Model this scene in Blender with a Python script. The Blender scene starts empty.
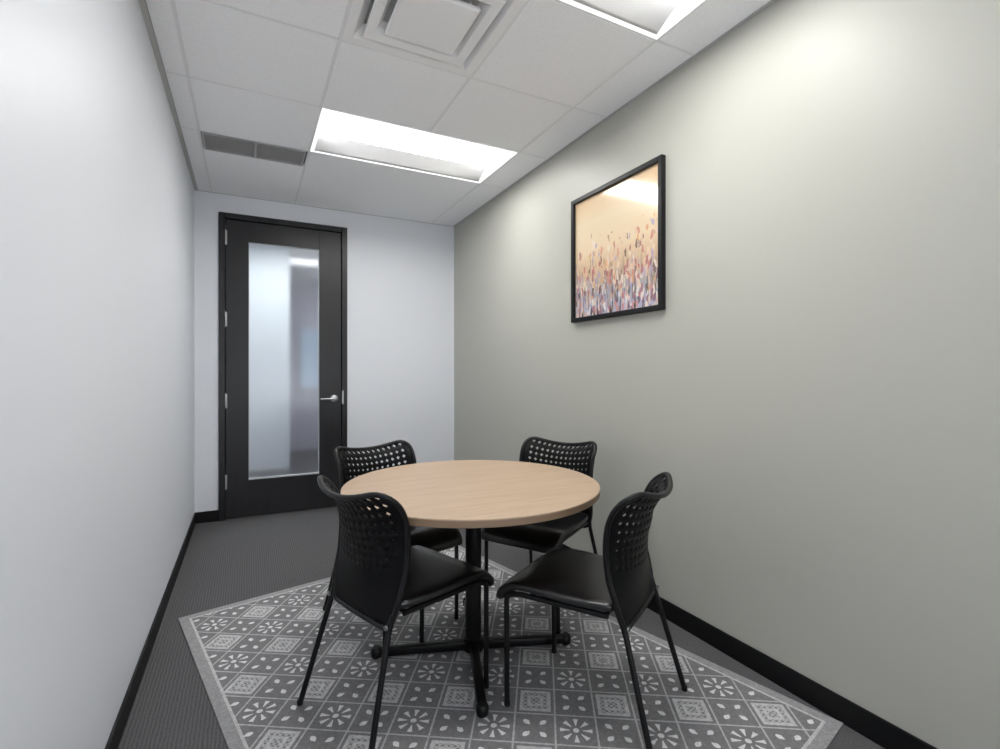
import bpy, bmesh, math, random
from mathutils import Vector, Matrix

random.seed(7)
scene = bpy.context.scene
col = scene.collection
PI = math.pi

# ------------------------------------------------------------------ room numbers (metres)
XL, XR, YB, ZC = -0.379, 1.815, 4.58, 2.632      # left wall, right wall, back wall, ceiling
YF = -2.00                                        # wall behind the camera
CAM_H, YAW, FPX = 1.2007, 0.4696, 495.77

# ------------------------------------------------------------------ helpers
def lin(c):
    return tuple(((v / 12.92) if v <= 0.04045 else ((v + 0.055) / 1.055) ** 2.4) for v in (x / 255 for x in c))


def new_mat(name, color=(0.8, 0.8, 0.8), rough=0.5, metal=0.0, spec=0.5):
    m = bpy.data.materials.new(name)
    m.use_nodes = True
    b = m.node_tree.nodes['Principled BSDF']
    b.inputs['Base Color'].default_value = (*color, 1)
    b.inputs['Roughness'].default_value = rough
    b.inputs['Metallic'].default_value = metal
    b.inputs['Specular IOR Level'].default_value = spec
    return m


class E:
    """tiny expression wrapper around math nodes"""
    def __init__(self, nt, s):
        self.nt, self.s = nt, s

    def _op(self, op, *args):
        n = self.nt.nodes.new('ShaderNodeMath')
        n.operation = op
        for i, a in enumerate((self,) + args):
            if isinstance(a, E):
                self.nt.links.new(a.s, n.inputs[i])
            else:
                n.inputs[i].default_value = a
        return E(self.nt, n.outputs[0])

    def __add__(self, o): return self._op('ADD', o)
    def __sub__(self, o): return self._op('SUBTRACT', o)
    def __mul__(self, o): return self._op('MULTIPLY', o)
    def __truediv__(self, o): return self._op('DIVIDE', o)
    def gt(self, o): return self._op('GREATER_THAN', o)
    def lt(self, o): return self._op('LESS_THAN', o)
    def abs(self): return self._op('ABSOLUTE')
    def floor(self): return self._op('FLOOR')
    def max(self, o): return self._op('MAXIMUM', o)
    def min(self, o): return self._op('MINIMUM', o)
    def cos(self): return self._op('COSINE')
    def sin(self): return self._op('SINE')
    def sqrt(self): return self._op('SQRT')
    def fmod2(self): return self - (self * 0.5).floor() * 2.0
    def atan2(self, o): return self._op('ARCTAN2', o)
    def inv(self): return (self * -1.0) + 1.0


def coords(nt, kind='Object'):
    t = nt.nodes.new('ShaderNodeTexCoord')
    s = nt.nodes.new('ShaderNodeSeparateXYZ')
    nt.links.new(t.outputs[kind], s.inputs[0])
    return [E(nt, s.outputs[i]) for i in range(3)], t


def noise(nt, scale, detail=3.0, rough=0.5, vec=None):
    n = nt.nodes.new('ShaderNodeTexNoise')
    n.inputs['Scale'].default_value = scale
    n.inputs['Detail'].default_value = detail
    n.inputs['Roughness'].default_value = rough
    if vec is not None:
        nt.links.new(vec, n.inputs['Vector'])
    return n


def ramp(nt, fac, stops):
    r = nt.nodes.new('ShaderNodeValToRGB')
    el = r.color_ramp.elements
    while len(el) < len(stops):
        el.new(0.5)
    for e, (p, c) in zip(el, stops):
        e.position = p
        e.color = (*c, 1)
    nt.links.new(fac.s if isinstance(fac, E) else fac, r.inputs[0])
    return r.outputs[0]


def mixc(nt, fac, a, b, blend='MIX'):
    m = nt.nodes.new('ShaderNodeMix')
    m.data_type = 'RGBA'
    m.blend_type = blend
    for sock, v in ((m.inputs[0], fac), (m.inputs[6], a), (m.inputs[7], b)):
        if isinstance(v, E):
            nt.links.new(v.s, sock)
        elif hasattr(v, 'is_linked'):
            nt.links.new(v, sock)
        elif isinstance(v, (int, float)):
            sock.default_value = v
        else:
            sock.default_value = (*v, 1)
    return m.outputs[2]


def bump(nt, height, strength, dist=0.002):
    b = nt.nodes.new('ShaderNodeBump')
    b.inputs['Strength'].default_value = strength
    b.inputs['Distance'].default_value = dist
    nt.links.new(height.s if isinstance(height, E) else height, b.inputs['Height'])
    nt.links.new(b.outputs[0], nt.nodes['Principled BSDF'].inputs['Normal'])


def setcol(m, sock):
    m.node_tree.links.new(sock, m.node_tree.nodes['Principled BSDF'].inputs['Base Color'])


def finish(name, bm, mat, parent=None, smooth=False, angle=None, loc=None, recalc=True):
    if recalc:
        bmesh.ops.recalc_face_normals(bm, faces=bm.faces[:])
    me = bpy.data.meshes.new(name)
    bm.to_mesh(me)
    bm.free()
    for m in (mat if isinstance(mat, (list, tuple)) else [mat]):
        me.materials.append(m)
    if smooth:
        for p in me.polygons:
            p.use_smooth = True
        if angle:
            me.set_sharp_from_angle(angle=math.radians(angle))
    o = bpy.data.objects.new(name, me)
    col.objects.link(o)
    if parent:
        o.parent = parent
    if loc:
        o.location = loc
    return o


def add_box(bm, lo, hi, bevel=0.0, seg=2):
    r = bmesh.ops.create_cube(bm, size=1.0)
    vs = r['verts']
    for v in vs:
        v.co = Vector((lo[i] + (v.co[i] + 0.5) * (hi[i] - lo[i]) for i in range(3)))
    if bevel > 0:
        es = list({e for v in vs for e in v.link_edges})
        bmesh.ops.bevel(bm, geom=es, offset=bevel, segments=seg, profile=0.5, affect='EDGES')


def add_lathe(bm, prof, center=(0, 0), seg=48, axis='z'):
    """prof: list of (r, z); closed at both ends when r == 0 or by caps"""
    rings = []
    for r, z in prof:
        ring = []
        for k in range(seg):
            a = 2 * PI * k / seg
            p = (center[0] + r * math.cos(a), center[1] + r * math.sin(a), z)
            ring.append(bm.verts.new(p))
        rings.append(ring)
    for a, b in zip(rings, rings[1:]):
        for k in range(seg):
            bm.faces.new((a[k], a[(k + 1) % seg], b[(k + 1) % seg], b[k]))
    bm.faces.new(rings[0][::-1])
    bm.faces.new(rings[-1])
    return [v for r in rings for v in r]


def smooth_path(pts, corner=0.03, n=6):
    """round the corners of a polyline"""
    pts = [Vector(p) for p in pts]
    out = [pts[0]]
    for a, b, c in zip(pts, pts[1:], pts[2:]):
        d1, d2 = (a - b), (c - b)
        k = min(corner, d1.length * 0.45, d2.length * 0.45)
        p, q = b + d1.normalized() * k, b + d2.normalized() * k
        for i in range(n + 1):
            t = i / n
            out.append((1 - t) ** 2 * p + 2 * t * (1 - t) * b + t * t * q)
    out.append(pts[-1])
    return out


def add_tube(bm, pts, r, seg=12, closed=False, cap=True):
    pts = [Vector(p) for p in pts]
    n = len(pts)
    rad = r if callable(r) else (lambda t: r)
    tang = []
    for i in range(n):
        a = pts[(i - 1) % n] if (closed or i > 0) else pts[i]
        b = pts[(i + 1) % n] if (closed or i < n - 1) else pts[i]
        tang.append((b - a).normalized())
    ref = Vector((0, 0, 1)) if abs(tang[0].z) < 0.9 else Vector((1, 0, 0))
    nrm = (ref - tang[0] * ref.dot(tang[0])).normalized()
    rings = []
    for i in range(n):
        if i:
            nrm = (nrm - tang[i] * nrm.dot(tang[i])).normalized()
        bn = tang[i].cross(nrm)
        rr = rad(i / max(1, n - 1))
        rings.append([bm.verts.new(pts[i] + (nrm * math.cos(2 * PI * k / seg) + bn * math.sin(2 * PI * k / seg)) * rr) for k in range(seg)])
    pairs = list(zip(rings, rings[1:]))
    if closed:
        a, b = rings[-1], rings[0]
        sh = min(range(seg), key=lambda s: (a[0].co - b[s].co).length)
        pairs.append((a, b[sh:] + b[:sh]))
    for a, b in pairs:
        for k in range(seg):
            bm.faces.new((a[k], a[(k + 1) % seg], b[(k + 1) % seg], b[k]))
    if cap and not closed:
        bm.faces.new(rings[0][::-1])
        bm.faces.new(rings[-1])


def thing(name, label, cat, loc=(0, 0, 0), rz=0.0, group=None):
    o = bpy.data.objects.new(name, None)
    o.empty_display_size = 0.1
    col.objects.link(o)
    o.location = loc
    o.rotation_euler = (0, 0, rz)
    o['label'] = label
    o['category'] = cat
    if group:
        o['group'] = group
    return o


def tag(o, label, cat, group=None):
    o['label'] = label
    o['category'] = cat
    if group:
        o['group'] = group
    return o


def struct(name, bm, mat, parent=None, **k):
    o = finish(name, bm, mat, parent, **k)
    if parent is None:
        o['kind'] = 'structure'
    return o


def copy_tree(o, parent=None):
    c = o.copy()
    col.objects.link(c)
    if parent:
        c.parent = parent
        c.matrix_parent_inverse = o.matrix_parent_inverse.copy()
    for ch in o.children:
        copy_tree(ch, c)
    return c


# ------------------------------------------------------------------ materials
def wall_paint(name, c, rough=0.42):
    m = new_mat(name, c, rough, spec=0.35)
    nt = m.node_tree
    (x, y, z), t = coords(nt)
    n = noise(nt, 260, 2, 0.5, t.outputs['Object'])
    bump(nt, n.outputs[0], 0.08, 0.001)
    return m


M_white = wall_paint('white_wall_paint', (0.775, 0.795, 0.84))
M_sage = wall_paint('sage_wall_paint', (0.475, 0.475, 0.425))
M_grey = wall_paint('grey_wall_paint', (0.42, 0.41, 0.47))

M_tile = new_mat('ceiling_tile', (0.66, 0.665, 0.68), 0.9, spec=0.1)
nt = M_tile.node_tree
(x, y, z), t = coords(nt)
n = noise(nt, 90, 4, 0.65, t.outputs['Object'])
setcol(M_tile, ramp(nt, n.outputs[0], [(0.3, (0.87, 0.88, 0.90)), (0.6, (0.92, 0.93, 0.95))]))
bump(nt, n.outputs[0], 0.25, 0.002)

M_tbar = new_mat('ceiling_grid_white', (0.80, 0.805, 0.82), 0.6)
M_anglebar = new_mat('shadow_gap_grey', (0.50, 0.50, 0.505), 0.7)

M_carpet = new_mat('charcoal_ribbed_carpet', (0.06, 0.06, 0.065), 0.95, spec=0.05)
nt = M_carpet.node_tree
(x, y, z), t = coords(nt)
n = noise(nt, 140, 4, 0.7, t.outputs['Object'])
wob = noise(nt, 30, 2, 0.5, t.outputs['Object'])
rib = ((x * (2 * PI / 0.0125)) + E(nt, wob.outputs[0]) * 5.0).sin() * 0.5 + 0.5
fac = rib * 0.22 + E(nt, n.outputs[0]) * 0.78
setcol(M_carpet, ramp(nt, fac, [(0.15, (0.048, 0.047, 0.050)), (0.85, (0.180, 0.176, 0.182))]))
bump(nt, fac, 0.6, 0.004)

M_base = new_mat('black_rubber_base', (0.005, 0.005, 0.006), 0.5, spec=0.25)
M_door = new_mat('black_stained_door', (0.020, 0.020, 0.022), 0.38)
nt = M_door.node_tree
(x, y, z), t = coords(nt)
mp = nt.nodes.new('ShaderNodeMapping')
mp.inputs['Scale'].default_value = (60, 60, 3)
nt.links.new(t.outputs['Object'], mp.inputs[0])
n = noise(nt, 1.0, 4, 0.6, mp.outputs[0])
setcol(M_door, ramp(nt, n.outputs[0], [(0.3, (0.011, 0.011, 0.0125)), (0.75, (0.016, 0.016, 0.018))]))
M_doorframe = new_mat('black_door_frame_paint', (0.010, 0.010, 0.012), 0.35)
M_steel = new_mat('brushed_steel', (0.62, 0.62, 0.63), 0.28, metal=1.0)
M_hinge = new_mat('satin_hinge_steel', (0.55, 0.55, 0.56), 0.4, metal=0.8)
M_bead = new_mat('pale_glazing_bead', (0.55, 0.56, 0.58), 0.4)

# frosted door glass: sees through, slightly blurred, with a soft reflection
M_glass = bpy.data.materials.new('frosted_door_glass')
M_glass.use_nodes = True
nt = M_glass.node_tree
for nd in list(nt.nodes):
    nt.nodes.remove(nd)
out = nt.nodes.new('ShaderNodeOutputMaterial')
rf = nt.nodes.new('ShaderNodeBsdfRefraction')
rf.inputs['IOR'].default_value = 1.03
rf.inputs['Roughness'].default_value = 0.6
rf.inputs['Color'].default_value = (0.93, 0.95, 0.97, 1)
gl = nt.nodes.new('ShaderNodeBsdfGlossy')
gl.inputs['Roughness'].default_value = 0.25
mx = nt.nodes.new('ShaderNodeMixShader')
mx.inputs[0].default_value = 0.06
nt.links.new(rf.outputs[0], mx.inputs[1])
nt.links.new(gl.outputs[0], mx.inputs[2])
nt.links.new(mx.outputs[0], out.inputs[0])

M_wood = new_mat('pale_maple_laminate', (0.6, 0.45, 0.3), 0.38, spec=0.4)
nt = M_wood.node_tree
(x, y, z), t = coords(nt)
mp = nt.nodes.new('ShaderNodeMapping')
mp.inputs['Rotation'].default_value = (0, 0, 0.42)
mp.inputs['Scale'].default_value = (2.2, 26, 10)
nt.links.new(t.outputs['Object'], mp.inputs[0])
n = noise(nt, 1.6, 5, 0.6, mp.outputs[0])
n.inputs['Distortion'].default_value = 0.6
n2 = noise(nt, 2.5, 2, 0.5, t.outputs['Object'])
fac = E(nt, n.outputs[0]) * 0.8 + E(nt, n2.outputs[0]) * 0.2
setcol(M_wood, ramp(nt, fac, [(0.3, (0.43, 0.298, 0.200)), (0.5, (0.485, 0.352, 0.243)), (0.72, (0.53, 0.393, 0.278))]))
M_woodedge = new_mat('maple_edge_banding', (0.30, 0.20, 0.125), 0.5)

M_blackmetal = new_mat('black_powder_coat', (0.004, 0.004, 0.0045), 0.40, spec=0.3)
M_mesh = new_mat('black_perforated_plastic', (0.004, 0.004, 0.0048), 0.42, spec=0.14)
M_rim = new_mat('black_plastic_rim', (0.005, 0.005, 0.006), 0.34, spec=0.35)
M_seat = new_mat('black_vinyl_seat', (0.005, 0.005, 0.006), 0.30, spec=0.8)
nt = M_seat.node_tree
(x, y, z), t = coords(nt)
n = noise(nt, 420, 2, 0.5, t.outputs['Object'])
bump(nt, n.outputs[0], 0.12, 0.001)
M_bolt = new_mat('grey_steel_bolt', (0.45, 0.45, 0.45), 0.35, metal=1.0)

# light fixtures
M_fixture = new_mat('white_enamel_fixture', (0.86, 0.86, 0.86), 0.45)


def emission(name, c, s):
    m = bpy.data.materials.new(name)
    m.use_nodes = True
    nt = m.node_tree
    for nd in list(nt.nodes):
        nt.nodes.remove(nd)
    o = nt.nodes.new('ShaderNodeOutputMaterial')
    e = nt.nodes.new('ShaderNodeEmission')
    e.inputs[0].default_value = (*c, 1)
    e.inputs[1].default_value = s
    nt.links.new(e.outputs[0], o.inputs[0])
    return m


LAMP = 17.5
M_lens = emission('fluorescent_lens', (1.0, 0.99, 0.97), LAMP)
M_dimwing = new_mat('dimmed_grey_reflector', (0.56, 0.56, 0.565), 0.5)  # white reflector wings coloured grey to tone down their brightness
M_frameglow = emission('painted_frame_glow', (1.0, 1.0, 1.0), 1.0)  # white fixture frame; its brightness is put in as emission
M_vent = new_mat('grey_vent_metal', (0.42, 0.42, 0.425), 0.5)
M_ventdark = new_mat('dark_duct', (0.02, 0.02, 0.02), 0.8)
M_diff = new_mat('white_diffuser_metal', (0.86, 0.862, 0.868), 0.6)
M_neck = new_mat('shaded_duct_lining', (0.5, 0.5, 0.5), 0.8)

# patterned rug -----------------------------------------------------
RUG_W, RUG_L, RUG_A = 1.625, 2.305, math.radians(13.2)
RUG_H = 0.006
M_rug = new_mat('grey_patterned_rug', (0.3, 0.3, 0.3), 0.9, spec=0.1)
nt = M_rug.node_tree
(lu, lv, lz), t = coords(nt)
T = 0.195
a = (lu + lv + 0.208) / T
b = (lu - lv - 0.583) / T
fa, fb = a.floor(), b.floor()
pa, pb = a - fa - 0.5, b - fb - 0.5
ea, eb = fa.fmod2(), fb.fmod2()
is8 = ea.inv() * eb.inv()
issq = ea * eb
is4 = (is8 + issq).inv()
m_ = pa.abs().max(pb.abs())
gridline = m_.gt(0.477)
r = (pa * pa + pb * pb).sqrt()
th = pb.atan2(pa)
k8 = (r * -2.6) + 1.22
pet8 = (th * 8.0).cos().gt(k8) * r.gt(0.16) * r.lt(0.39)
pet8 = pet8.max(r.lt(0.075))
k4 = ((r - 0.28).abs() * 4.6) + 0.5
pet4 = ((th * 4.0).cos() * -1.0).gt(k4) * r.gt(0.15) * r.lt(0.40)
nz = noise(nt, 95, 2, 0.6, t.outputs['Object'])
nzE = E(nt, nz.outputs[0])
chk = ((pa * 44.0).sin() * (pb * 44.0).sin()).gt(-0.15)
ring = m_.lt(0.40) * m_.gt(0.31)
ring = ring.max(m_.lt(0.20) * m_.gt(0.12))
sqv = m_.lt(0.40) * (ring * 0.62).max(chk * 0.48)
pat = is8 * pet8 + is4 * pet4 + issq * sqv
pat = pat.max(gridline * 0.5)
d = (lu.abs() * -1.0 + RUG_W / 2).min(lv.abs() * -1.0 + RUG_L / 2)
inside = d.gt(0.050)
line = d.gt(0.040) * d.lt(0.050)
pat = pat * inside + line * 0.6 + d.lt(0.040) * 0.20
pat = pat * ((nzE * 0.9) + 0.5) + (nzE - 0.5) * 0.30 + 0.03
setcol(M_rug, ramp(nt, pat, [(0.0, (0.200, 0.195, 0.200)), (1.0, (0.76, 0.755, 0.765))]))
n = noise(nt, 380, 2, 0.6, t.outputs['Object'])
bump(nt, n.outputs[0], 0.3, 0.002)

# painting ----------------------------------------------------------
M_art = new_mat('flower_meadow_print', (0.7, 0.6, 0.4), 0.10, spec=0.5)
nt = M_art.node_tree
(x, y, z), t = coords(nt)          # local: y along the wall, z up from the picture centre
h = z / 0.66 + 0.5                 # 0 bottom .. 1 top
base = ramp(nt, h, [(0.0, (0.44, 0.42, 0.54)), (0.16, (0.40, 0.39, 0.40)), (0.36, (0.70, 0.50, 0.33)),
                    (0.55, (0.86, 0.68, 0.46)), (0.80, (0.88, 0.73, 0.50)), (1.0, (0.86, 0.62, 0.38))])
mp = nt.nodes.new('ShaderNodeMapping')
mp.inputs['Scale'].default_value = (1, 62, 24)
dn = noise(nt, 14, 3, 0.6, t.outputs['Object'])
av = nt.nodes.new('ShaderNodeVectorMath')
av.operation = 'MULTIPLY_ADD'
nt.links.new(dn.outputs['Color'], av.inputs[0])
av.inputs[1].default_value = (0, 0.05, 0.09)
nt.links.new(t.outputs['Object'], av.inputs[2])
nt.links.new(av.outputs[0], mp.inputs[0])
vo = nt.nodes.new('ShaderNodeTexVoronoi')
vo.inputs['Scale'].default_value = 1.0
vo.inputs['Randomness'].default_value = 1.0
nt.links.new(mp.outputs[0], vo.inputs['Vector'])
sep = nt.nodes.new('ShaderNodeSeparateColor')
nt.links.new(vo.outputs['Color'], sep.inputs[0])
sel = E(nt, sep.outputs[0])
sel2 = E(nt, sep.outputs[1])
flow = ramp(nt, sel, [(0.0, (0.04, 0.04, 0.05)), (0.18, (0.60, 0.18, 0.20)), (0.32, (0.80, 0.42, 0.16)), (0.45, (0.88, 0.84, 0.86)),
                      (0.58, (0.38, 0.24, 0.11)), (0.70, (0.44, 0.38, 0.60)), (0.85, (0.86, 0.56, 0.36)), (1.0, (0.90, 0.84, 0.72))])
topn = noise(nt, 9, 3, 0.6, t.outputs['Object'])
dens = (h * -2.0) + 1.40 + (E(nt, topn.outputs[0]) - 0.5) * 1.2
dens = dens.max(0.0).min(1.0)
near = E(nt, vo.outputs['Distance']).lt(0.62)
mask = sel2.lt(dens) * near
mask = mask * 0.72
c1 = mixc(nt, mask, base, flow)
mp2 = nt.nodes.new('ShaderNodeMapping')
mp2.inputs['Scale'].default_value = (1, 60, 7)
nt.links.new(t.outputs['Object'], mp2.inputs[0])
n3 = noise(nt, 1.0, 3, 0.6, mp2.outputs[0])
stem = E(nt, n3.outputs[0]).gt(0.57) * (h * -1.7 + 0.85).max(0.0)
c2 = mixc(nt, stem.min(0.85), c1, (0.03, 0.035, 0.05))
setcol(M_art, c2)
nt.nodes['Principled BSDF'].inputs['Coat Weight'].default_value = 1.0
nt.nodes['Principled BSDF'].inputs['Coat Roughness'].default_value = 0.08
M_frame = new_mat('black_picture_frame', (0.006, 0.006, 0.007), 0.45, spec=0.3)
M_blueglow = emission('blue_glow_pane', (0.46, 0.58, 0.74), 0.46)  # emission for the made-up bluish glow behind the door glass

# ------------------------------------------------------------------ room shell
DX0, DX1, DZ = -0.2135, 0.7875, 2.484     # door frame outer edges
WT = 0.12
bm = bmesh.new()
add_box(bm, (XL - 2.0, YF - 0.1, -0.05), (XR + 2.0, 8.6, 0.0))
struct('floor', bm, M_carpet)

bm = bmesh.new()
add_box(bm, (XL - WT, YF - WT, 0), (XL, YB + WT, ZC + 0.25))
struct('wall_left', bm, M_white)
bm = bmesh.new()
add_box(bm, (XR, YF - WT, 0), (XR + WT, YB + WT, ZC + 0.25))
struct('wall_right', bm, M_sage)
bm = bmesh.new()
add_box(bm, (XL, YB, 0), (DX0 + 0.02, YB + WT, ZC + 0.25))
add_box(bm, (DX1 - 0.02, YB, 0), (XR, YB + WT, ZC + 0.25))
add_box(bm, (DX0 + 0.02, YB, DZ - 0.02), (DX1 - 0.02, YB + WT, ZC + 0.25))
struct('wall_back', bm, M_white)
bm = bmesh.new()
add_box(bm, (XL, YF - WT, 0), (XR, YF, ZC + 0.25))
struct('wall_front', bm, M_white)

# ceiling: lay-in tiles between grid lines, with openings for the fixtures
GX = [XL + 0.019, -0.262, 0.352, 0.963, 1.574, XR - 0.012]
GY = [YF, -1.445, -0.835, -0.225, 0.385, 0.995, 1.605, 2.218, 2.830, 3.432, YB - 0.010]
L1 = (0.352, 1.574, 2.830, 3.432)
L2 = (0.352, 1.574, 0.995, 1.605)
DF = (0.352, 0.963, 1.605, 2.218)
VT = (-0.252, 0.336, 3.447, 3.700)
bm = bmesh.new()


def tile(x0, x1, y0, y1):
    g = 0.0055
    add_box(bm, (x0 + g, y0 + g, ZC - 0.001), (x1 - g, y1 - g, ZC + 0.018), 0.003, 1)


for i in range(5):
    for j in range(10):
        x0, x1, y0, y1 = GX[i], GX[i + 1], GY[j], GY[j + 1]
        wide = i in (2, 3)                       # columns that may hold 2 x 4 ft tiles
        if wide and j in (5, 8):
            continue                             # troffers
        if i == 2 and j == 6:
            continue                             # diffuser
        if wide and j in (0, 1, 2, 3, 4, 9):
            if i == 2:
                tile(GX[2], GX[4], y0, y1)
            continue
        if i == 1 and j == 9:                    # vent opening at the near side of this tile
            tile(x0, x1, VT[3], y1)
            continue
        tile(x0, x1, y0, y1)
struct('ceiling', bm, M_tile)
bm = bmesh.new()
tw = 0.0052
for k, gx in enumerate(GX[1:5]):
    if k == 2:
        for j0, j1 in ((6, 8),):
            add_box(bm, (gx - tw, GY[j0], ZC - 0.0005), (gx + tw, GY[j1], ZC + 0.015))
        continue
    add_box(bm, (gx - tw, YF, ZC - 0.0005), (gx + tw, YB - 0.01, ZC + 0.015))
for gy in GY[1:10]:
    xs = [GX[0], GX[1], GX[2], GX[4], GX[5]]
    for x0, x1 in zip(xs, xs[1:]):
        add_box(bm, (x0 + tw, gy - tw, ZC - 0.0006), (x1 - tw, gy + tw, ZC + 0.0149))
struct('trim_1', bm, M_tbar)
bm = bmesh.new()                                 # shadow reveal at the wall line
add_box(bm, (XL, YF, ZC), (XL + 0.022, YB, ZC + 0.012))
add_box(bm, (XR - 0.016, YF, ZC), (XR, YB, ZC + 0.012))
add_box(bm, (XL + 0.022, YB - 0.014, ZC), (XR - 0.016, YB, ZC + 0.012))
struct('trim_2', bm, M_anglebar)
bm = bmesh.new()                                 # deck above the suspended ceiling
add_box(bm, (XL, YF, ZC + 0.20), (XR, YB, ZC + 0.25))
struct('trim_3', bm, M_ventdark)


def baseboard(name, lo, hi):
    bm = bmesh.new()
    add_box(bm, lo, hi, 0.003, 2)
    return struct(name, bm, M_base)


BH = 0.089
baseboard('baseboard_left', (XL, YF, 0), (XL + 0.009, YB, BH))
baseboard('baseboard_right', (XR - 0.009, YF, 0), (XR, YB, BH))
bm = bmesh.new()
add_box(bm, (XL + 0.009, YB - 0.009, 0), (DX0, YB, BH), 0.003, 2)
add_box(bm, (DX1, YB - 0.009, 0), (XR - 0.009, YB, BH), 0.003, 2)
struct('baseboard_back', bm, M_base)

# ------------------------------------------------------------------ door
door = bpy.data.objects.new('door_1', None)
col.objects.link(door)
door.location = (DX0, YB, 0)
door['kind'] = 'structure'


def dloc(x, y, z):
    return (x - DX0, y - YB, z)


bm = bmesh.new()
fw = 0.046
y0, y1 = YB - 0.018, YB + WT
for lo, hi in (((DX0, y0, 0), (DX0 + fw, y1, DZ)), ((DX1 - fw, y0, 0), (DX1, y1, DZ)), ((DX0 + fw, y0, DZ - fw), (DX1 - fw, y1, DZ))):
    add_box(bm, dloc(*lo), dloc(*hi), 0.003, 1)
# stop behind the slab
for lo, hi in (((DX0 + fw, YB + 0.050, 0), (DX0 + fw + 0.015, YB + 0.07, DZ - fw)), ((DX1 - fw - 0.015, YB + 0.050, 0), (DX1 - fw, YB + 0.07, DZ - fw)),
               ((DX0 + fw + 0.015, YB + 0.050, DZ - fw - 0.015), (DX1 - fw - 0.015, YB + 0.07, DZ - fw))):
    add_box(bm, dloc(*lo), dloc(*hi))
finish('door_frame', bm, M_doorframe, door)

SX0, SX1, SZ0, SZ1 = DX0 + fw + 0.003, DX1 - fw - 0.003, 0.010, DZ - fw - 0.003
GX0, GX1, GZ0, GZ1 = 0.001, 0.553, 0.306, 2.268
sy0, sy1 = YB + 0.004, YB + 0.048
bm = bmesh.new()
add_box(bm, dloc(SX0, sy0, SZ0), dloc(GX0, sy1, SZ1), 0.002, 1)
add_box(bm, dloc(GX1, sy0, SZ0), dloc(SX1, sy1, SZ1), 0.002, 1)
add_box(bm, dloc(GX0, sy0, SZ0), dloc(GX1, sy1, GZ0), 0.0005, 1)
add_box(bm, dloc(GX0, sy0, GZ1), dloc(GX1, sy1, SZ1), 0.0005, 1)
slab = finish('door_slab', bm, M_door, door)
bm = bmesh.new()
bw = 0.010
add_box(bm, dloc(GX0, sy0 + 0.006, GZ0), dloc(GX0 + bw * 0.5, sy1 - 0.006, GZ1))
add_box(bm, dloc(GX1 - bw * 0.5, sy0 + 0.006, GZ0), dloc(GX1, sy1 - 0.006, GZ1))
add_box(bm, dloc(GX0 + bw * 0.5, sy0 + 0.006, GZ0), dloc(GX1 - bw * 0.5, sy1 - 0.006, GZ0 + bw))
add_box(bm, dloc(GX0 + bw * 0.5, sy0 + 0.006, GZ1 - bw * 0.5), dloc(GX1 - bw * 0.5, sy1 - 0.006, GZ1))
finish('glazing_bead', bm, M_bead, slab)
bm = bmesh.new()
yy = (sy0 + sy1) / 2
add_box(bm, dloc(GX0 + 0.004, yy - 0.003, GZ0 + 0.004), dloc(GX1 - 0.004, yy + 0.003, GZ1 - 0.004))
g = finish('door_glass', bm, M_glass, slab)
g['label'] = 'tall frosted glass pane'

for zc in (2.287, 1.625, 0.963, 0.306):
    bm = bmesh.new()
    hx = SX0 - 0.002
    add_box(bm, dloc(hx - 0.016, sy0 - 0.0045, zc - 0.057), dloc(hx + 0.013, sy0 - 0.001, zc + 0.057), 0.001, 1)
    vs = add_lathe(bm, [(0.0065, zc - 0.06), (0.0075, zc - 0.057), (0.0075, zc + 0.057), (0.0065, zc + 0.06)], (hx - DX0, sy0 - 0.010 - YB), 12)
    finish('hinge', bm, M_hinge, door, smooth=True, angle=35)

# lever handle
HX, HZ = 0.676, 0.962
bm = bmesh.new()
vs = add_lathe(bm, [(0.034, 0.0), (0.034, 0.008), (0.030, 0.013), (0.014, 0.016), (0.013, 0.048), (0.016, 0.050), (0.016, 0.064), (0.012, 0.067)], (0, 0), 32)
bmesh.ops.rotate(bm, verts=bm.verts[:], cent=(0, 0, 0), matrix=Matrix.Rotation(PI / 2, 3, 'X'))
add_tube(bm, smooth_path([(0.004, -0.056, 0), (-0.05, -0.057, 0.001), (-0.118, -0.050, -0.001)], 0.03), lambda t: 0.0105 - 0.003 * t, 14)
finish('handle', bm, M_steel, door, smooth=True, angle=40, loc=dloc(HX, sy0 - 0.001, HZ))
bm = bmesh.new()
add_box(bm, (-0.002, -0.003, -0.06), (0.014, 0.0, 0.06), 0.001, 1)
finish('strike_plate', bm, M_vent, door, loc=dloc(SX1 + 0.003, y0 - 0.0006, HZ + 0.01))

# ------------------------------------------------------------------ corridor seen through the glass
bm = bmesh.new()
add_box(bm, (XL - 1.2, 6.20, 0), (0.425, 6.32, ZC + 0.05))
struct('wall_corridor', bm, M_white)
bm = bmesh.new()
add_box(bm, (XL - 1.2, 8.2, 0), (XR + 1.2, 8.3, ZC + 0.05))
struct('wall_corridor_far', bm, M_grey)
bm = bmesh.new()
add_box(bm, (XR + 1.1, YB + WT, 0), (XR + 1.2, 8.2, ZC + 0.05))
add_box(bm, (XL - 1.3, YB + WT, 0), (XL - 1.2, 8.3, ZC + 0.05))
add_box(bm, (XL - 1.2, YB, 0), (XL - WT, YB + WT, ZC + 0.05))
add_box(bm, (XR + WT, YB, 0), (XR + 1.2, YB + WT, ZC + 0.05))
struct('wall_corridor_side', bm, M_white)
bm = bmesh.new()
add_box(bm, (XL - 1.2, YB + WT, ZC), (XR + 1.2, 8.3, ZC + 0.05))
struct('ceiling_corridor', bm, M_tile)
bm = bmesh.new()
add_box(bm, (XL - 1.2, 6.19, 0), (0.425, 6.20, 0.1))
struct('baseboard_corridor', bm, M_vent)
glow_panel = bpy.data.objects.new('blue_glow_panel', None)  # invented glowing panel, stands in for a bluish glow behind the glass
col.objects.link(glow_panel)
glow_panel.location = (0.86, 8.2, 0)
glow_panel['kind'] = 'structure'
bm = bmesh.new()
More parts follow.
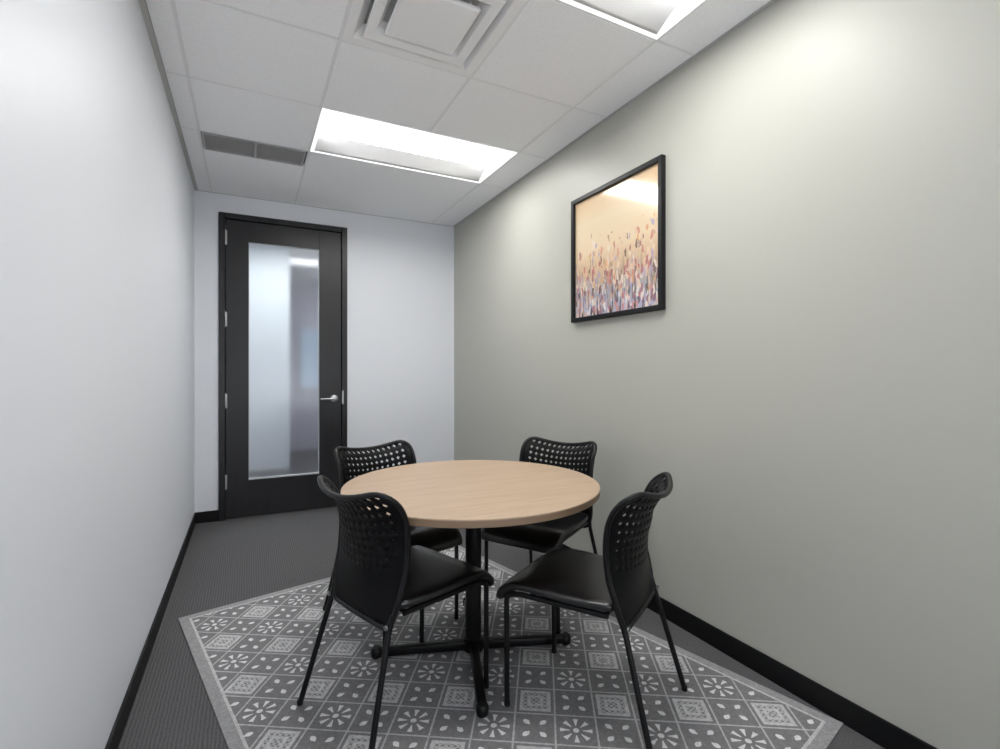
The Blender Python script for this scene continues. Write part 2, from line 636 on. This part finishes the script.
add_box(bm, (-0.13, -0.01, 0.95), (0.16, -0.004, 1.85))
finish('glow_pane', bm, M_blueglow, glow_panel)
bm = bmesh.new()
for lo, hi in (((-0.16, -0.03, 0.92), (-0.13, 0, 1.88)), ((0.16, -0.03, 0.92), (0.19, 0, 1.88)), ((-0.13, -0.03, 0.92), (0.16, 0, 0.95)), ((-0.13, -0.03, 1.85), (0.16, 0, 1.88))):
    add_box(bm, lo, hi)
finish('glow_frame', bm, M_grey, glow_panel)


# ------------------------------------------------------------------ ceiling fixtures
def troffer(label, box, lens=M_lens, group='recessed ceiling troffers'):
    x0, x1, y0, y1 = box
    cx, cy = (x0 + x1) / 2, (y0 + y1) / 2
    hx, hy = (x1 - x0) / 2 - 0.0054, (y1 - y0) / 2 - 0.0054
    root = thing('ceiling_light', label, 'ceiling light', (cx, cy, ZC), 0, group)
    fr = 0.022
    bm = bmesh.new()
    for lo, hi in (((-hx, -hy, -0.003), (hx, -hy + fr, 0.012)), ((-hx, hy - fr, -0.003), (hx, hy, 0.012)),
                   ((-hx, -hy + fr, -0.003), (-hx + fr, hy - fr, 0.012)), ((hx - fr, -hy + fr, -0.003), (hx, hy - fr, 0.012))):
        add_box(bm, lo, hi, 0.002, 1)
    finish('frame', bm, M_frameglow, root)
    # curved reflector wings, one each side of the lens, and the two end walls
    ix, iy, top, ly = hx - fr, hy - fr, 0.060, 0.140
    for s in (-1, 1):
        bm = bmesh.new()
        pr = []
        for k in range(11):
            t = k / 10
            yy = iy + (ly - iy) * t
            zz = top * (0.7 * t + 0.3 * math.sin(t * PI / 2))
            pr.append((s * yy, zz))
        a = [bm.verts.new((-ix, p[0], p[1])) for p in pr]
        b = [bm.verts.new((ix, p[0], p[1])) for p in pr]
        for k in range(10):
            bm.faces.new((a[k], a[k + 1], b[k + 1], b[k]))
        o = finish('reflector', bm, M_dimwing, root, smooth=True)
        sm = o.modifiers.new('thickness', 'SOLIDIFY')
        sm.thickness = 0.0015
        sm.offset = 0
    for s in (-1, 1):
        bm = bmesh.new()
        add_box(bm, (min(s * ix, s * (ix + 0.002)), -iy, 0.0), (max(s * ix, s * (ix + 0.002)), iy, top + 0.012))
        finish('end_plate', bm, M_fixture, root)
    # lens: a long shallow curved cover
    bm = bmesh.new()
    rows = []
    for k in range(9):
        t = -1 + 2 * k / 8
        rows.append((t * (ly - 0.002), top - 0.004 - 0.012 * math.sqrt(max(0, 1 - t * t))))
    a = [bm.verts.new((-ix + 0.004, p[0], p[1])) for p in rows]
    b = [bm.verts.new((ix - 0.004, p[0], p[1])) for p in rows]
    for k in range(8):
        bm.faces.new((a[k], a[k + 1], b[k + 1], b[k]))
    bm.faces.new((a[0], a[8], b[8], b[0])) if False else None
    o = finish('lens', bm, lens, root, smooth=True)
    sm = o.modifiers.new('thickness', 'SOLIDIFY')
    sm.thickness = 0.002
    sm.offset = 0
    return root


troffer('long recessed fluorescent ceiling light fully in view, nearest the door', L1)
troffer('recessed fluorescent ceiling light cut by the top edge of the photo, above the picture side', L2)

# supply air diffuser: flange, step-down ring, centre plaque over a dark neck
cx, cy = (DF[0] + DF[1]) / 2, (DF[2] + DF[3]) / 2
df = thing('air_diffuser', 'square white stepped supply air diffuser set in the ceiling', 'air vent', (cx, cy, ZC))


def sq_frustum(bm, rings):
    """rings: (half size, z); consecutive squares joined, closed as a shell"""
    vv = []
    for hsz, z in rings:
        vv.append([bm.verts.new((sx * hsz, sy * hsz, z)) for sx, sy in ((-1, -1), (1, -1), (1, 1), (-1, 1))])
    for a, b in zip(vv, vv[1:]):
        for k in range(4):
            bm.faces.new((a[k], a[(k + 1) % 4], b[(k + 1) % 4], b[k]))
    return vv


H0 = 0.2995
bm = bmesh.new()
vv = sq_frustum(bm, [(H0, 0.004), (H0, -0.003), (0.262, -0.003), (0.258, 0.0), (0.225, 0.045), (0.222, 0.045), (0.256, 0.004), (H0, 0.004)])
finish('flange', bm, M_diff, df)
bm = bmesh.new()
sq_frustum(bm, [(0.226, -0.010), (0.222, -0.016), (0.183, -0.012), (0.160, 0.034), (0.157, 0.034), (0.183, -0.006), (0.226, -0.010)])
finish('cone_ring', bm, M_diff, df)
bm = bmesh.new()
vv = sq_frustum(bm, [(0.148, -0.008), (0.152, -0.022), (0.146, -0.028), (0.120, -0.030)])
bm.faces.new(vv[-1])
bm.faces.new(vv[0][::-1])
finish('centre_plaque', bm, M_diff, df)
bm = bmesh.new()
vv = sq_frustum(bm, [(0.236, 0.046), (0.236, 0.056)])
bm.faces.new(vv[-1])
finish('duct_neck', bm, M_neck, df)
for sx in (-1, 1):
    for sy in (-1, 1):
        bm = bmesh.new()
        add_box(bm, (sx * 0.12 - 0.006, sy * 0.12 - 0.006, 0.0), (sx * 0.12 + 0.006, sy * 0.12 + 0.006, 0.055))
        finish('hanger', bm, M_neck, df)

# return air grille
cx, cy = (VT[0] + VT[1]) / 2, (VT[2] + VT[3]) / 2
hx, hy = (VT[1] - VT[0]) / 2, (VT[3] - VT[2]) / 2
rv = thing('return_grille', 'narrow grey slotted return air grille in the ceiling above the door', 'air vent', (cx, cy, ZC))
bm = bmesh.new()
f_ = 0.010
for lo, hi in (((-hx, -hy, -0.004), (hx, -hy + f_, 0.01)), ((-hx, hy - f_, -0.004), (hx, hy, 0.01)), ((-hx, -hy + f_, -0.004), (-hx + f_, hy - f_, 0.01)),
               ((hx - f_, -hy + f_, -0.004), (hx, hy - f_, 0.01)), ((-0.008, -hy + f_, -0.004), (0.008, hy - f_, 0.01))):
    add_box(bm, lo, hi, 0.001, 1)
finish('frame', bm, M_vent, rv)
for s0, s1 in ((-hx + f_, -0.008), (0.008, hx - f_)):
    bm = bmesh.new()
    k = -hy + f_ + 0.008
    while k < hy - f_:
        vs0 = len(bm.verts)
        add_box(bm, (s0, k - 0.0055, 0.0025), (s1, k + 0.0055, 0.0045))
        bm.verts.ensure_lookup_table()
        bmesh.ops.rotate(bm, verts=bm.verts[vs0:], cent=(0, k, 0.0035), matrix=Matrix.Rotation(0.5, 3, 'X'))
        k += 0.0125
    finish('louver_panel', bm, M_vent, rv)
bm = bmesh.new()
add_box(bm, (-hx + 0.002, -hy + 0.002, 0.012), (hx - 0.002, hy - 0.002, 0.02))
finish('backing', bm, M_neck, rv)

# ------------------------------------------------------------------ picture
PY0, PY1, PZ0, PZ1 = 1.788, 2.547, 1.503, 2.256
pc = thing('framed_picture', 'black framed flower meadow picture hanging on the greenish grey wall', 'picture', (XR, (PY0 + PY1) / 2, PZ0))
pw, ph = PY1 - PY0, PZ1 - PZ0
bm = bmesh.new()
fd, ff = 0.030, 0.026
for lo, hi in (((-fd, -pw / 2, 0), (-0.001, -pw / 2 + ff, ph)), ((-fd, pw / 2 - ff, 0), (-0.001, pw / 2, ph)),
               ((-fd, -pw / 2 + ff, 0), (-0.001, pw / 2 - ff, ff)), ((-fd, -pw / 2 + ff, ph - ff), (-0.001, pw / 2 - ff, ph))):
    add_box(bm, lo, hi, 0.003, 2)
finish('frame', bm, M_frame, pc)
bm = bmesh.new()
add_box(bm, (-0.012, -pw / 2 + ff, -ph / 2 + ff), (-0.003, pw / 2 - ff, ph / 2 - ff))
finish('print', bm, M_art, pc, loc=(0, 0, ph / 2))

# ------------------------------------------------------------------ rug
rc = (1.1775, 1.6865)
ca, sa = math.cos(RUG_A), math.sin(RUG_A)
bm = bmesh.new()
add_box(bm, (-RUG_W / 2, -RUG_L / 2, 0.0), (RUG_W / 2, RUG_L / 2, RUG_H), 0.002, 2)
rug = finish('area_rug', bm, M_rug)
rug.location = (rc[0] * ca - rc[1] * sa - 0.011, rc[0] * sa + rc[1] * ca, 0.0005)
rug.rotation_euler = (0, 0, RUG_A)
tag(rug, 'grey rectangular area rug with pale floral tile pattern under the table', 'rug')
RZ = RUG_H + 0.0005

# ------------------------------------------------------------------ table
TX, TY, TR, TZ = 0.864, 1.968, 0.543, 0.722
BX, BY = 0.860 - TX, 1.947 - TY            # pedestal centre relative to the top
tb = thing('round_table', 'round pale maple table on a black four-armed pedestal', 'table', (TX, TY, 0))
bm = bmesh.new()
pr = [(0.0001, TZ - 0.0065), (TR - 0.006, TZ - 0.0065), (TR - 0.0005, TZ - 0.0065), (TR, TZ - 0.0055), (TR, TZ - 0.002), (TR - 0.002, TZ), (0.0001, TZ)]
add_lathe(bm, pr, (0, 0), 128)
finish('tabletop', bm, M_wood, tb, smooth=True, angle=30)
bm = bmesh.new()
pr = [(0.0001, TZ - 0.031), (TR - 0.008, TZ - 0.031), (TR - 0.002, TZ - 0.028), (TR - 0.002, TZ - 0.0067), (0.0001, TZ - 0.0067)]
add_lathe(bm, pr, (0, 0), 128)
finish('edge_band', bm, M_woodedge, tb, smooth=True, angle=30)
bm = bmesh.new()
pr = [(0.042, 0.014), (0.042, 0.058), (0.034, 0.063), (0.034, TZ - 0.06), (0.05, TZ - 0.045), (0.05, TZ - 0.0312)]
add_lathe(bm, pr, (BX, BY), 40)
finish('column', bm, M_blackmetal, tb, smooth=True, angle=40)
bm = bmesh.new()
for a in (0.0, PI / 2):
    v0 = len(bm.verts)
    add_box(bm, (-0.26, -0.02, TZ - 0.043), (0.26, 0.02, TZ - 0.0312), 0.003, 1)
    bm.verts.ensure_lookup_table()
    bmesh.ops.rotate(bm, verts=bm.verts[v0:], cent=(0, 0, 0), matrix=Matrix.Rotation(a - 0.31, 3, 'Z'))
finish('top_bracket', bm, M_blackmetal, tb)
for k in range(4):
    ang = math.radians(-19.5) + k * PI / 2
    bm = bmesh.new()
    L = 0.410
    # tapered bar from the hub to the foot
    secs = [(0.03, 0.019, 0.016, 0.054), (0.20, 0.018, 0.015, 0.050), (L, 0.017, 0.013, 0.044)]
    rings = []
    for xx, hw, z0, z1 in secs:
        rings.append([bm.verts.new((xx, sy * hw, zz)) for sy, zz in ((-1, z0), (1, z0), (1, z1), (-1, z1))])
    for a_, b_ in zip(rings, rings[1:]):
        for q in range(4):
            bm.faces.new((a_[q], a_[(q + 1) % 4], b_[(q + 1) % 4], b_[q]))
    bm.faces.new(rings[0][::-1])
    bm.faces.new(rings[-1])
    bmesh.ops.bevel(bm, geom=[e for e in bm.edges], offset=0.006, segments=2, profile=0.5, affect='EDGES')
    arm = finish('base_arm', bm, M_blackmetal, tb, smooth=True, angle=40)
    arm.rotation_euler = (0, 0, ang)
    arm.location = (BX, BY, 0)
    bm = bmesh.new()
    add_lathe(bm, [(0.016, RZ + 0.0004), (0.020, RZ + 0.004), (0.0225, 0.020), (0.0225, 0.041), (0.017, 0.048)], (L - 0.004, 0), 24)
    finish('foot_cap', bm, M_blackmetal, arm, smooth=True, angle=40)

# ------------------------------------------------------------------ chairs
def interp(tab, x):
    if x <= tab[0][0]:
        return tab[0][1]
    for (a, fa_), (b, fb_) in zip(tab, tab[1:]):
        if x <= b:
            t = (x - a) / (b - a)
            t = t * t * (3 - 2 * t) * 0.5 + t * 0.5
            return fa_ + (fb_ - fa_) * t
    return tab[-1][1]


SIDE_X = [(0.37, 0.002), (0.45, 0.020), (0.54, 0.044), (0.62, 0.052), (0.70, 0.046), (0.76, 0.024), (0.80, -0.004), (0.83, -0.030)]
HALF_W = [(0.37, 0.178), (0.45, 0.198), (0.54, 0.206), (0.65, 0.210), (0.74, 0.213), (0.80, 0.216), (0.83, 0.217)]
CONC = [(0.37, 0.006), (0.45, 0.020), (0.55, 0.055), (0.68, 0.078), (0.83, 0.088)]


def shell(v, t):
    """back shell surface: v -1..1 across, t 0..1 from bottom to top"""
    av = abs(v)
    dc = max(0.0, (av - 0.80) / 0.20)
    ztop = 0.828 - 0.044 * (1 - v * v) - 0.030 * dc ** 2.6
    zbot = 0.366 + 0.010 * dc ** 2.5
    z = zbot + (ztop - zbot) * t
    xs = interp(SIDE_X, z)
    x = xs - interp(CONC, z) * (1 - v * v)
    x -= 0.012 * max(0, t - 0.9) / 0.1
    return Vector((x, v * interp(HALF_W, z), z))


def build_chair(label, group):
    root = thing('mesh_back_chair', label, 'chair', (0, 0, 0), 0, group)
    # perforated back: lattice of diamond holes, dense towards the bottom
    NX, NT = 15, 15
    bm = bmesh.new()
    cache = {}

    def V(i, j):                       # half-integer lattice coordinates in units of half cells
        k = (round(i, 3), round(j, 3))
        if k not in cache:
            cache[k] = bm.verts.new(shell(-1 + 2 * i / NX, j / NT))
        return cache[k]
    for i in range(NX):
        for j in range(NT):
            tt = (j + 0.5) / NT
            edge = i in (0, NX - 1) or j == 0
            hole = 0.0 if edge else (0.10 + 0.50 * min(1, max(0, (tt - 0.30) / 0.5)))
            c = (i + 0.5, j + 0.5)
            cor = [(i, j), (i + 1, j), (i + 1, j + 1), (i, j + 1)]
            mid = [(i + 0.5, j), (i + 1, j + 0.5), (i + 0.5, j + 1), (i, j + 0.5)]
            if hole < 0.22:
                vs = []
                for q in range(4):
                    vs += [V(*cor[q]), V(*mid[q])]
                bm.faces.new(vs)
                continue
            hv = [V(c[0] + (m[0] - c[0]) * hole, c[1] + (m[1] - c[1]) * hole) for m in mid]
            for q in range(4):
                p = (q - 1) % 4
                bm.faces.new((V(*mid[p]), V(*cor[q]), V(*mid[q]), hv[q], hv[p]))
    back = finish('backrest', bm, M_mesh, root, smooth=True)
    sm = back.modifiers.new('thickness', 'SOLIDIFY')
    sm.thickness = 0.006
    sm.offset = 0
    # rim tube round the shell
    pts = []
    N = 26
    for k in range(N):
        pts.append(shell(-1 + 2 * k / N, 0))
    for k in range(N):
        pts.append(shell(1, k / N))
    for k in range(N):
        pts.append(shell(1 - 2 * k / N, 1))
    for k in range(N):
        pts.append(shell(-1, 1 - k / N))
    # relax the corners a little
    for _ in range(3):
        pts = [(pts[i - 1] + pts[i] * 2 + pts[(i + 1) % len(pts)]) / 4 for i in range(len(pts))]
    bm = bmesh.new()
    add_tube(bm, pts, 0.0095, 10, closed=True)
    finish('back_rim', bm, M_rim, root, smooth=True)
    # seat pad: swept rounded section, waterfall front
    prof = [(0.030, 0.437, 0.178), (0.038, 0.437, 0.190), (0.060, 0.437, 0.198), (0.120, 0.436, 0.206), (0.200, 0.437, 0.212), (0.290, 0.440, 0.214), (0.350, 0.440, 0.214),
            (0.395, 0.435, 0.213), (0.428, 0.417, 0.210), (0.450, 0.397, 0.204), (0.461, 0.376, 0.196), (0.463, 0.370, 0.190)]
    bm = bmesh.new()
    rings = []
    SEG = 40
    for q, (px, pz, hw) in enumerate(prof):
        a_, b_ = prof[max(0, q - 1)], prof[min(len(prof) - 1, q + 1)]
        tx, tz = b_[0] - a_[0], b_[1] - a_[1]
        ln = math.hypot(tx, tz)
        nx, nz = -tz / ln, tx / ln
        th_ = 0.019 if 0 < q < len(prof) - 1 else 0.011
        ring = []
        for k in range(SEG):
            a = 2 * PI * k / SEG
            cu, su = math.cos(a), math.sin(a)
            sy = math.copysign(abs(cu) ** 0.28, cu) * hw
            sn = math.copysign(abs(su) ** 0.55, su) * th_
            dish = -0.006 * (1 - (sy / hw) ** 2) if su > 0 and px < 0.36 else 0
            ring.append(bm.verts.new((px + nx * sn, sy, pz + nz * sn + dish)))
        rings.append(ring)
    for a_, b_ in zip(rings, rings[1:]):
        for k in range(SEG):
            bm.faces.new((a_[k], a_[(k + 1) % SEG], b_[(k + 1) % SEG], b_[k]))
    bm.faces.new(rings[0][::-1])
    bm.faces.new(rings[-1])
    finish('seat', bm, M_seat, root, smooth=True, angle=60)
    # frame: four leg tubes and two rails under the seat
    R_ = 0.0098
    for s in (-1, 1):
        bm = bmesh.new()
        add_tube(bm, smooth_path([(-0.104, s * 0.2235, 0.004), (-0.004, s * 0.181, 0.368), (0.012, s * 0.186, 0.415)], 0.04), R_, 12)
        add_lathe(bm, [(0.0098, 0.0), (0.0108, 0.002), (0.0108, 0.016), (0.0099, 0.018)], (-0.1035, s * 0.2233), 14)
        leg = finish('leg', bm, M_blackmetal, root, smooth=True, angle=50)
        bm = bmesh.new()
        add_lathe(bm, [(0.008, -0.018), (0.008, -0.012), (0.005, -0.010)], (0, 0), 14)
        bmesh.ops.rotate(bm, verts=bm.verts[:], cent=(0, 0, 0), matrix=Matrix.Rotation(PI / 2, 3, 'Y'))
        finish('bolt', bm, M_bolt, leg, smooth=True, angle=40, loc=(0.0, s * 0.181, 0.382))
    for s in (-1, 1):
        bm = bmesh.new()
        add_tube(bm, smooth_path([(0.421, s * 0.196, 0.004), (0.424, s * 0.194, 0.393), (0.38, s * 0.192, 0.407), (0.05, s * 0.186, 0.409)], 0.05), R_, 12)
        add_lathe(bm, [(0.0098, 0.0), (0.0108, 0.002), (0.0108, 0.016), (0.0099, 0.018)], (0.421, s * 0.196), 14)
        finish('leg', bm, M_blackmetal, root, smooth=True, angle=50)
    for xx in (0.06, 0.33):
        bm = bmesh.new()
        add_tube(bm, [(xx, -0.186, 0.409), (xx, 0.186, 0.409)], 0.008, 10)
        finish('seat_rail', bm, M_blackmetal, root, smooth=True, angle=50)
    return root


GROUP = 'black mesh-back chairs round the table'
SPOTS = [
    ((0.339, 1.736), 20.0, 'black mesh-back chair left of the table, its back turned to the viewer'),
    ((1.213, 1.315), 121.6, 'black mesh-back chair at the right front, its seat catching a grey sheen'),
    ((0.586, 2.577), -73.0, 'black mesh-back chair behind the table on the side nearest the door'),
    ((1.518, 2.283), 211.3, 'black mesh-back chair behind the table beside the greenish grey wall'),
]
proto = build_chair(SPOTS[0][2], GROUP)
for i, ((px, py), ang, lab) in enumerate(SPOTS):
    c = proto if i == 0 else copy_tree(proto)
    c.location = (px, py, RZ + 0.0004)
    c.rotation_euler = (0, 0, math.radians(ang))
    c['label'] = lab

# ------------------------------------------------------------------ lights
def area(name, loc, size, power, color=(1, 1, 1), rot=(0, 0, 0)):
    l = bpy.data.lights.new(name, 'AREA')
    l.shape = 'RECTANGLE'
    l.size, l.size_y = size
    l.energy = power
    l.color = color
    o = bpy.data.objects.new(name, l)
    col.objects.link(o)
    o.location = loc
    o.rotation_euler = rot
    return o


# added fill light behind the camera, tilted up to brighten ceiling and walls
area('rear_fill', (0.72, YF + 0.03, 0.95), (1.9, 1.5), 41, (0.93, 0.96, 1.0), (-PI / 2 - 0.8, 0, PI))
area('corridor_lamp_and_fill', (0.3, 5.4, ZC - 0.02), (1.2, 0.5), 19, (0.96, 1.0, 0.95))  # unseen fill added to brighten the white corridor wall
area('corridor_lamp_and_fill', (0.72, 6.85, ZC - 0.02), (0.5, 0.35), 0.55)
area('corridor_lamp_and_fill', (2.0, 7.0, ZC - 0.02), (1.2, 0.6), 26)  # hidden fill added to lift the far grey wall

w = bpy.data.worlds.new('world')
scene.world = w
w.use_nodes = True
w.node_tree.nodes['Background'].inputs[0].default_value = (0.9, 0.95, 1.0, 1)
w.node_tree.nodes['Background'].inputs[1].default_value = 0.05

# ------------------------------------------------------------------ camera and view
cd = bpy.data.cameras.new('camera')
cd.sensor_fit = 'HORIZONTAL'
cd.sensor_width = 36
cd.lens = FPX * 36 / 1000
cd.shift_y = -(374.5 - 371.56) / 1000
cd.clip_start = 0.02
cam = bpy.data.objects.new('camera', cd)
col.objects.link(cam)
cam.location = (0, 0, CAM_H)
cam.rotation_euler = (PI / 2, 0, -YAW)
scene.camera = cam

vs = scene.view_settings
vs.view_transform = 'Standard'
vs.look = 'None'
vs.gamma = 1
vs.exposure = 0.42
vs.use_curve_mapping = False
scene.cycles.use_denoising = True
scene.cycles.max_bounces = 12
scene.cycles.diffuse_bounces = 8
